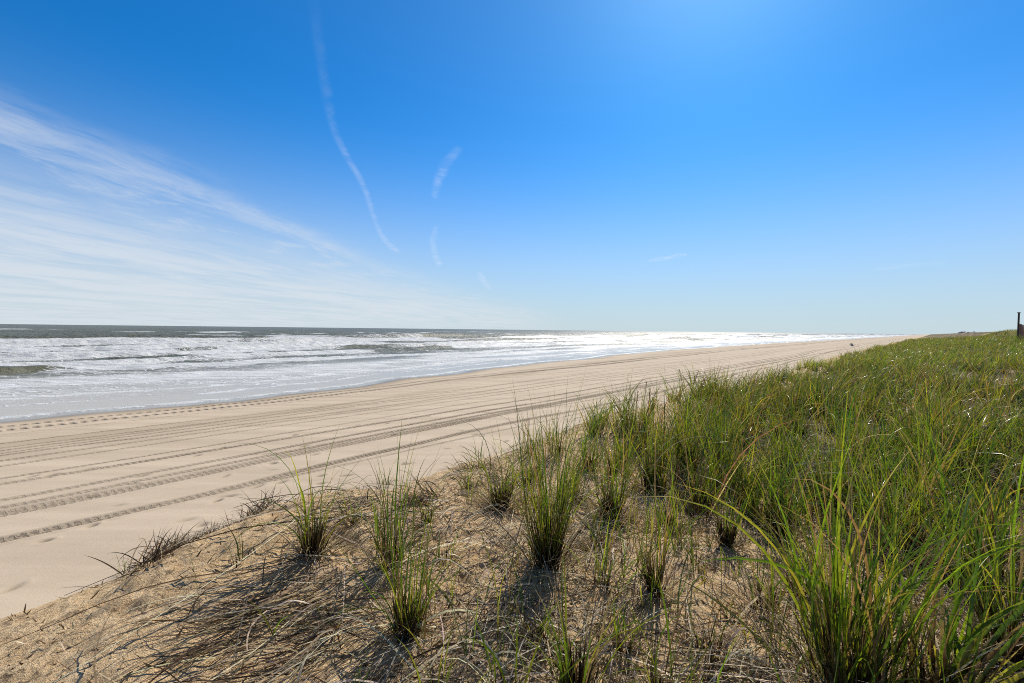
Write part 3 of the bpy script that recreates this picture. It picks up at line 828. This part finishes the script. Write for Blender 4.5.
# ------------------------------------------------------------------ dense grass field (uncountable)
def field():
    parts = []
    def tufts(s0, s1, d0, d1, n, nb, H, W, K, rad, wind, y_near=True):
        s_ = rng.uniform(s0, s1, n); d_ = rng.uniform(d0, d1, n)
        x, y = to_xy(s_, d_)
        edge = 3.55 + (vn1(s_ / 1.7, 21) - .5) * .55
        den = fbm(s_ / 1.1, d_ / 1.1, 330, 3)
        k = (d_ < edge) & (y > .6)
        wgt = ss(4.5, 6.7, y + x * 1.0)
        k &= rng.random(n) < wgt * (.06 + .94 * ss(.41, .56, den)) * (1 - .7 * ss(2.2, 3.4, d_) * ss(12, 5, s_))
        k &= ~((np.hypot(x, y) < 1.9))
        s_, d_, x, y, den = s_[k], d_[k], x[k], y[k], den[k]; n = len(s_)
        cnt = rng.poisson(nb, n) + 3
        idx = np.repeat(np.arange(n), cnt); N = len(idx)
        a = rng.uniform(0, 2 * np.pi, N); r = rad * np.sqrt(rng.random(N)) * rng.uniform(.6, 1.6, n)[idx]
        bx, by = x[idx] + r * np.cos(a), y[idx] + r * np.sin(a)
        ss_, dd_ = to_sd(bx, by)
        P = np.stack([bx, by, terrain(ss_, dd_, False) - .01], 1)
        Ht = H * rng.uniform(.66, 1.12, n) * (.82 + .35 * den) * (1 - .22 * ss(1.8, 3.4, d_))
        pb = ss(.47, .62, fbm(s_ / 2.6, d_ / 1.6, 350, 3))[:, None]
        tint = (rng.normal(1, .14, (n, 1)) * np.stack([rng.normal(1, .12, n), np.ones(n), rng.normal(1, .1, n)], 1)) * (1 - pb * np.array([[-.06, .05, .0]]))
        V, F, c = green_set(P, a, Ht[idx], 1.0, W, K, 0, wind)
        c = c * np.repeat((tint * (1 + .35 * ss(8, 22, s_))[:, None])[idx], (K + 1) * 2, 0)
        parts.append((V, F, c))
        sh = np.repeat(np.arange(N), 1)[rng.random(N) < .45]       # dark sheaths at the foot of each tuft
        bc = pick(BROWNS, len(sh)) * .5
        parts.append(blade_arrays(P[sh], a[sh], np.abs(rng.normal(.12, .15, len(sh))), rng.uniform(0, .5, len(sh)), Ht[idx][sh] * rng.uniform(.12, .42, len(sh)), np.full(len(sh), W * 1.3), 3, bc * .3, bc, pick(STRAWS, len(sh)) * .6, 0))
        q = rng.random(N) < np.clip(.20 + .004 * s_[idx], 0, .36)                              # dead blades among the green
        if q.any():
            parts.append(dead_set(P[q], a[q], Ht[idx][q] * 1.05, max(3, K - 1), 0, W * .95, .85))
    tufts(1, 10, -7, 4, 1600, 18, .90, .0112, 6, .08, .18)
    tufts(9, 26, -9, 4, 2300, 19, .74, .013, 5, .12, .5)
    tufts(24, 70, -14, 4, 5200, 12, .62, .018, 4, .2, .65)
    tufts(66, 150, -18, 4.2, 3500, 8, .60, .04, 3, .35, .65)
    # long pale dead blades arching over the green
    N = 420
    s_ = 1.0 + 13 * rng.random(N) ** 1.4; d_ = rng.uniform(-6, 3.2, N); x, y = to_xy(s_, d_)
    k = (y + x > 4.6) & (np.hypot(x, y) > 1.7); s_, d_, x, y = s_[k], d_[k], x[k], y[k]; N = len(x)
    P = np.stack([x, y, terrain(s_, d_, False) + rng.uniform(.05, .35, N)], 1)
    cc = pick(STRAWS[[0, 2, 4]], N)
    parts.append(blade_arrays(P, rng.normal(-.1, 1.0, N), rng.uniform(.1, .8, N), rng.uniform(.7, 2.0, N), rng.uniform(.3, .75, N), rng.uniform(.005, .010, N), 8, cc * .8, cc * 1.15, cc, 0))
    # grass standing in front of the far post and fence
    ax, ay, _ = at_depth(1016, 37.5); N = 700
    x = ax + rng.normal(0, 2.4, N); y = ay + rng.normal(0, 1.0, N); s_, d_ = to_sd(x, y)
    P = np.stack([x, y, terrain(s_, d_, False)], 1)
    parts.append(green_set(P, rng.uniform(0, 6.28, N), np.full(N, 1.0), 1.0, .022, 4, 0, .5))
    # thin scattered shoots in the straw between the tussocks
    N = 2000
    y = 1.2 + 5.5 * rng.random(N); x = rng.uniform(-.75, 1.15, N) * (y + .3)
    s_, d_ = to_sd(x, y)
    k = (d_ < 3.7) & (rng.random(N) < ss(-1.3, .6, x)) & (fbm(s_ / .5, d_ / .5, 420, 2) > .45)
    x, y, s_, d_ = x[k], y[k], s_[k], d_[k]; N = len(x)
    rp = rng.integers(1, 5, N); idx = np.repeat(np.arange(N), rp); M = len(idx)
    P = np.stack([x[idx] + rng.normal(0, .02, M), y[idx] + rng.normal(0, .02, M), terrain(s_, d_)[idx] - .01], 1)
    parts.append(green_set(P, rng.uniform(0, 6.28, M), (.15 + .62 * rng.random(N) ** 1.4)[idx], 1.2, .0068, 6, 0, .05))
    return join(parts)


V, F, c = field()
o = np_mesh('dune_grass', V, F, M_GREEN, attrs={'tint': ('FLOAT_COLOR', np.clip(c, .005, .8))})
tag(o, 'dense green beach grass covering the dune', 'grass', kind='stuff')

# ------------------------------------------------------------------ far things on the right
x, y, z = at_depth(1018, 40)
pr = empty('wooden_post', (x, y, z), R(20)); tag(pr, 'tall dark wooden post with a flat cap standing on the dune', 'post')
PT = EYE + 40 * (337 - 314.0) / FPX - z
m = MB(); m.lathe([(.076, -.4), (.073, .3), (.066, PT * .5), (.062, PT - .06)], 16); m.build('shaft', M_POST, pr)
m = MB(); m.box(-.088, .088, -.088, .088, PT - .06, PT, .01); m.build('cap', M_POST, pr, .006)
m = MB(); m.lathe([(.069, PT * .45), (.073, PT * .45 + .01), (.073, PT * .45 + .05), (.069, PT * .45 + .06)], 16); m.build('band', M_POST, pr)

x2, y2, z2 = at_depth(1021, 40.6)
fr = empty('slat_fence', (x2, y2, z2), R(-8)); tag(fr, 'red brown wooden slat fence running off beside the dark post', 'fence')
FH = EYE + 40 * (337 - 326) / FPX - z2
for k in range(3):
    m = MB(); m.box(k * 2.0 - .06, k * 2.0 + .06, .03, .15, -.5, FH + .05, .005); m.build('fence_post', M_FENCE, fr)
m = MB()
for k in range(44):
    h = FH - .05 + .04 * random.random(); q = -.12 + k * .1
    m.box(q, q + .075, 0, .022, -.3, h)
m.build('slat_panel', M_FENCE, fr)
for zr in (.25, .8):
    m = MB(); m.box(-.15, 4.2, -.042, -.003, FH * zr, FH * zr + .08); m.build('rail', M_FENCE, fr)


def house(px, depth, w, h, rise, label, rot=.2):
    x, y, z = at_depth(px, depth)
    z = min(z, 2.2); t = empty('beach_house', (x, y, z - .4), rot); tag(t, label, 'house', 'far houses behind the dune')
    m = MB(); m.box(-w / 2, w / 2, -w * .35, w * .35, 0, h); wl = m.build('wall', M_WALL, t)
    e = w * .06; rr = h + rise
    m = MB(); a = w / 2 + e; b = w * .35 + e
    m.poly([(-a, -b, h), (a, -b, h), (a, b, h), (-a, b, h), (-a, 0, rr), (a, 0, rr)], [(0, 1, 5, 4), (2, 3, 4, 5), (1, 2, 5), (3, 0, 4), (3, 2, 1, 0)])
    rf = m.build('roof', M_ROOF, t)
    m = MB(); m.box(w * .22, w * .30, -.3, .3, h + rise * .55, rr + .5); m.build('chimney', M_WALL, rf)
    for k in (-.28, 0, .28):
        m = MB(); m.box(w * k - w * .07, w * k + w * .07, -w * .35 - .06, -w * .35 - .003, h * .45, h * .78); m.build('window', M_GLASS, t)


house(963.5, 420, 8, 2.6, 1.5, 'small pale house with a grey gable, first of two far off on the shore', .5)
house(972, 380, 6.5, 2.2, 1.3, 'smaller pale house right of its larger neighbour far off on the shore', .1)

# gull at the far waterline
def gull():
    v = ray(852, 347.5); t = (EYE - (SEA_Z + .05)) / -v[2]
    x, y = v[0] * t, v[1] * t; k = t / 105.0
    o_ = empty('gull', (x, y, SEA_Z + .02), R(150)); tag(o_, 'small grey bird with a raised wing at the far waterline', 'bird')
    pts = [(-.34, 0, .20), (-.22, 0, .23), (-.08, 0, .27), (.06, 0, .31), (.16, 0, .37), (.21, 0, .43), (.26, 0, .45), (.34, 0, .43)]
    V, F = tube([tuple(c * k * 1.25 for c in p) for p in pts], [r * k * 1.25 for r in (.02, .06, .10, .10, .06, .045, .045, .006)], 10)
    np_mesh('body', V, F, M_BIRD, o_)
    for sy in (-1, 1):
        W = np.array([(-.14, .05 * sy, .34), (.10, .05 * sy, .36), (.14, .22 * sy, .48), (-.12, .24 * sy, .46), (.18, .30 * sy, .62), (.02, .34 * sy, .64)]) * k * 1.25
        np_mesh('wing', np.vstack([W, W - (0, .02 * sy * k, .012 * k)]), np.array([(0, 1, 2, 3), (3, 2, 4, 5), (6, 9, 8, 7), (9, 11, 10, 8)]), M_BIRD, o_)
        V, F = tube([(0, .04 * sy * k, .24 * k), (.02 * k, .04 * sy * k, .1 * k), (0, .04 * sy * k, -.02)], [.012 * k] * 3, 6)
        np_mesh('leg', V, F, M_POST, o_)


M_BIRD = plain_material('grey_feather', (.22, .22, .23), (.38, .38, .38), 8, .8)
gull()

# ------------------------------------------------------------------ vapour trails, at one height above the sea
def contrail(pts, label, name='contrail', alt=4200.0):
    """pts: (px, py, half width px, density)."""
    n = 60
    q = np.array(pts, float); u = np.linspace(0, len(q) - 1, n)
    q = np.stack([np.interp(u, np.arange(len(q)), q[:, k]) for k in range(4)], 1)
    kern = np.array([1, 2, 3, 4, 5, 4, 3, 2, 1]) / 25.
    for k in range(4):
        pad = np.concatenate([np.full(4, q[0, k]), q[:, k], np.full(4, q[-1, k])]); pad[:4] = 2 * q[0, k] - q[4:0:-1, k]; pad[-4:] = 2 * q[-1, k] - q[-2:-6:-1, k]
        q[:, k] = np.convolve(pad, kern, 'valid')
    V, ac, de = [], [], []
    ta = np.gradient(q[:, :2], axis=0); ta /= np.linalg.norm(ta, axis=1)[:, None]
    for i in range(n):
        for k in np.linspace(-1, 1, 7):
            px = q[i, 0] - ta[i, 1] * q[i, 2] * k; py = q[i, 1] + ta[i, 0] * q[i, 2] * k
            v = ray(px, py); V.append(v * (alt / v[2])); ac.append(k); de.append(q[i, 3] * float(ss(0, .12, i / (n - 1)) * ss(1, .93, i / (n - 1))))
    V = np.array(V); c = V.mean(0)
    o = np_mesh(name, V - c, grid_faces(n, 7), M_VAP, attrs={'across': ('FLOAT', ac), 'thickness': ('FLOAT', de)})
    o.location = c; o.location.z += EYE
    tag(o, label, 'contrail', 'vapour trails in the blue sky')
    o.visible_shadow = True
    return o


contrail([(311, -30, 9, .03), (317, 30, 9, .06), (325, 85, 8, .11), (333, 130, 6, .17), (348, 160, 4.5, .27), (364, 185, 4.5, .32), (372, 212, 4, .33), (381, 236, 4, .42), (390, 246, 4, .45), (402, 254, 4, .45)], 'long wavering white vapour trail, the longest one, dropping from the top')
contrail([(462, 145, 6, .15), (447, 162, 8, .30), (438, 180, 7, .34), (434, 200, 5, .25)], 'short broad wisp of vapour above the smaller hooked wisp')
contrail([(437, 222, 4, .12), (432, 242, 5, .32), (436, 258, 5, .42), (441, 266, 5, .4)], 'small hooked wisp of vapour touching the cloud bank')
contrail([(478, 272, 3, .3), (482, 278, 5, .42), (490, 290, 4, .3)], 'tiny bright wisp of vapour at the end of the cloud bank')
contrail([(646, 261, 2, .3), (662, 259, 3.2, .5), (676, 256, 3, .5), (688, 254, 2, .4)], 'small bright flat streak of cloud alone in clear sky')
contrail([(868, 270, 2, .10), (890, 268, 3, .22), (912, 265, 3, .18), (950, 262, 3, .08)], 'faint flat streak of cloud low in the sky toward the dark post')

# ------------------------------------------------------------------ sky
sun_dir = Vector((math.sin(SUN_AZ) * math.cos(SUN_EL), math.cos(SUN_AZ) * math.cos(SUN_EL), math.sin(SUN_EL)))
w = bpy.data.worlds.new('World'); bpy.context.scene.world = w; w.use_nodes = True
nt = w.node_tree; nt.nodes.clear(); T = NT(nt)
sky = T.node('ShaderNodeTexSky', sky_type='NISHITA'); sky.sun_disc = False
sky.sun_elevation = SUN_EL; sky.sun_rotation = SUN_AZ; sky.altitude = 0; sky.air_density = 1.0; sky.dust_density = .25; sky.ozone_density = 2.0
hs = T.node('ShaderNodeHueSaturation'); hs.inputs['Saturation'].default_value = 1.0; hs.inputs['Value'].default_value = 1.0
T.l.new(sky.outputs[0], hs.inputs['Color'])
dirv = T.node('ShaderNodeTexCoord').outputs['Generated']
sep = T.node('ShaderNodeSeparateXYZ'); T.l.new(dirv, sep.inputs[0])
zc = T.math('ADD', T.math('MAXIMUM', sep.outputs[2], 0.0), .035)
AX = R(8)
ua = T.math('DIVIDE', T.math('ADD', T.math('MULTIPLY', sep.outputs[0], math.sin(AX)), T.math('MULTIPLY', sep.outputs[1], math.cos(AX))), zc)
ub = T.math('DIVIDE', T.math('SUBTRACT', T.math('MULTIPLY', sep.outputs[0], math.cos(AX)), T.math('MULTIPLY', sep.outputs[1], math.sin(AX))), zc)
ub = T.math('SUBTRACT', T.math('ADD', ub, .22), T.smooth(ua, 5.0, 15.0, 0., 1.5))
cmb = T.node('ShaderNodeCombineXYZ'); T.l.new(T.math('MULTIPLY', ua, .26), cmb.inputs[0]); T.l.new(ub, cmb.inputs[1])
wv = T.noise(cmb.outputs[0], 1.1, 6, .62, .5); wv2 = T.noise(cmb.outputs[0], 3.8, 8, .72, .25)
cm2 = T.node('ShaderNodeCombineXYZ'); T.l.new(T.math('MULTIPLY', ua, .55), cm2.inputs[0]); T.l.new(ub, cm2.inputs[1])
wp = T.noise(cm2.outputs[0], .9, 5, .6, .8)
ubw = T.math('ADD', ub, T.math('ADD', T.math('MULTIPLY', T.math('SUBTRACT', wv, .5), 1.0), T.math('MULTIPLY', T.math('SUBTRACT', wp, .5), 2.6)))
bank = T.smooth(ubw, -1.9, -4.6)
ubs = T.math('ADD', ub, T.math('ADD', T.math('MULTIPLY', T.math('SUBTRACT', wp, .5), .9), T.math('MULTIPLY', T.math('SUBTRACT', wv2, .5), .5)))
streak = T.math('MULTIPLY', T.smooth(T.math('ABSOLUTE', T.math('ADD', ubs, 2.25)), .34, .0), T.smooth(wv2, .30, .62))
streak = T.math('MULTIPLY', streak, T.smooth(ua, 9.0, 4.0))
puff = T.math('MULTIPLY', T.smooth(T.noise(cm2.outputs[0], 2.6, 6, .7, .5), .48, .66), T.smooth(T.math('ABSOLUTE', T.math('ADD', ub, 2.7)), 1.0, .0))
streak = T.math('ADD', streak, T.math('MULTIPLY', puff, .95))
cl = T.math('ADD', T.math('MULTIPLY', bank, T.smooth(T.math('ADD', T.math('ADD', T.math('MULTIPLY', wv, .35), T.math('MULTIPLY', wp, .35)), T.math('MULTIPLY', wv2, .3)), .40, .57, .12, 1.)), T.math('MULTIPLY', streak, .50))
veil = T.math('MULTIPLY', T.smooth(ub, -.9, -3.6), .30)
veil = T.math('MULTIPLY', veil, T.smooth(sep.outputs[2], .30, .08))
cl = T.math('MULTIPLY', T.math('ADD', cl, veil), T.smooth(ua, 40.0, 14.0))
cl = T.math('MULTIPLY', cl, .56, clamp=True)
bg = T.node('ShaderNodeBackground'); bg.inputs[1].default_value = .085
tint = T.mix(T.smooth(sep.outputs[2], .60, .82), (.09, .88, 1.56), (.40, .44, .48))  # unseen sky overhead dimmed and greyed to cut the blue fill light
blue = T.mix(1.0, hs.outputs[0], tint, 'MULTIPLY')
hz = T.math('POWER', T.smooth(sep.outputs[2], .50, -.04, 0., 1.), 1.75)
hazed = T.mix(T.math('MULTIPLY', hz, .93), blue, (7.3, 8.05, 8.6))
sdn = T.node('ShaderNodeVectorMath', operation='DOT_PRODUCT'); T.l.new(dirv, sdn.inputs[0]); sdn.inputs[1].default_value = tuple(sun_dir)
cosg = T.math('MAXIMUM', sdn.outputs['Value'], 0.0)
glow = T.math('ADD', T.math('MULTIPLY', T.math('POWER', cosg, 8.0), .45), T.math('MULTIPLY', T.math('POWER', cosg, 60.0), .75))
hazed = T.mix(glow, hazed, (1.9, 1.0, .25), 'ADD')
skyc = T.mix(cl, hazed, (8.5, 9.1, 9.8))
T.l.new(skyc, bg.inputs[0])
wo = T.node('ShaderNodeOutputWorld'); T.l.new(bg.outputs[0], wo.inputs[0])

ld = bpy.data.lights.new('sun', 'SUN'); ld.energy = 5.0; ld.angle = R(.53); ld.color = (1.0, .92, .79)
lo = bpy.data.objects.new('sun', ld); C.objects.link(lo)
lo.rotation_euler = sun_dir.to_track_quat('Z', 'Y').to_euler(); lo.location = sun_dir * 100

# ------------------------------------------------------------------ camera and render
cd = bpy.data.cameras.new('camera'); co = bpy.data.objects.new('camera', cd); C.objects.link(co)
cd.sensor_width = 36; cd.lens = 36 * FPX / 1024; cd.clip_start = .05; cd.clip_end = 200000
co.matrix_world = Matrix.Translation((0, 0, EYE)) @ cam_rot.to_4x4()
sc = bpy.context.scene
sc.camera = co
sc.render.engine = 'CYCLES'
sc.view_settings.view_transform = 'Standard'; sc.view_settings.look = 'None'; sc.view_settings.exposure = 0
sc.cycles.use_denoising = False
sc.cycles.filter_width = 1.0
sc.cycles.max_bounces = 6
sc.cycles.transparent_max_bounces = 12
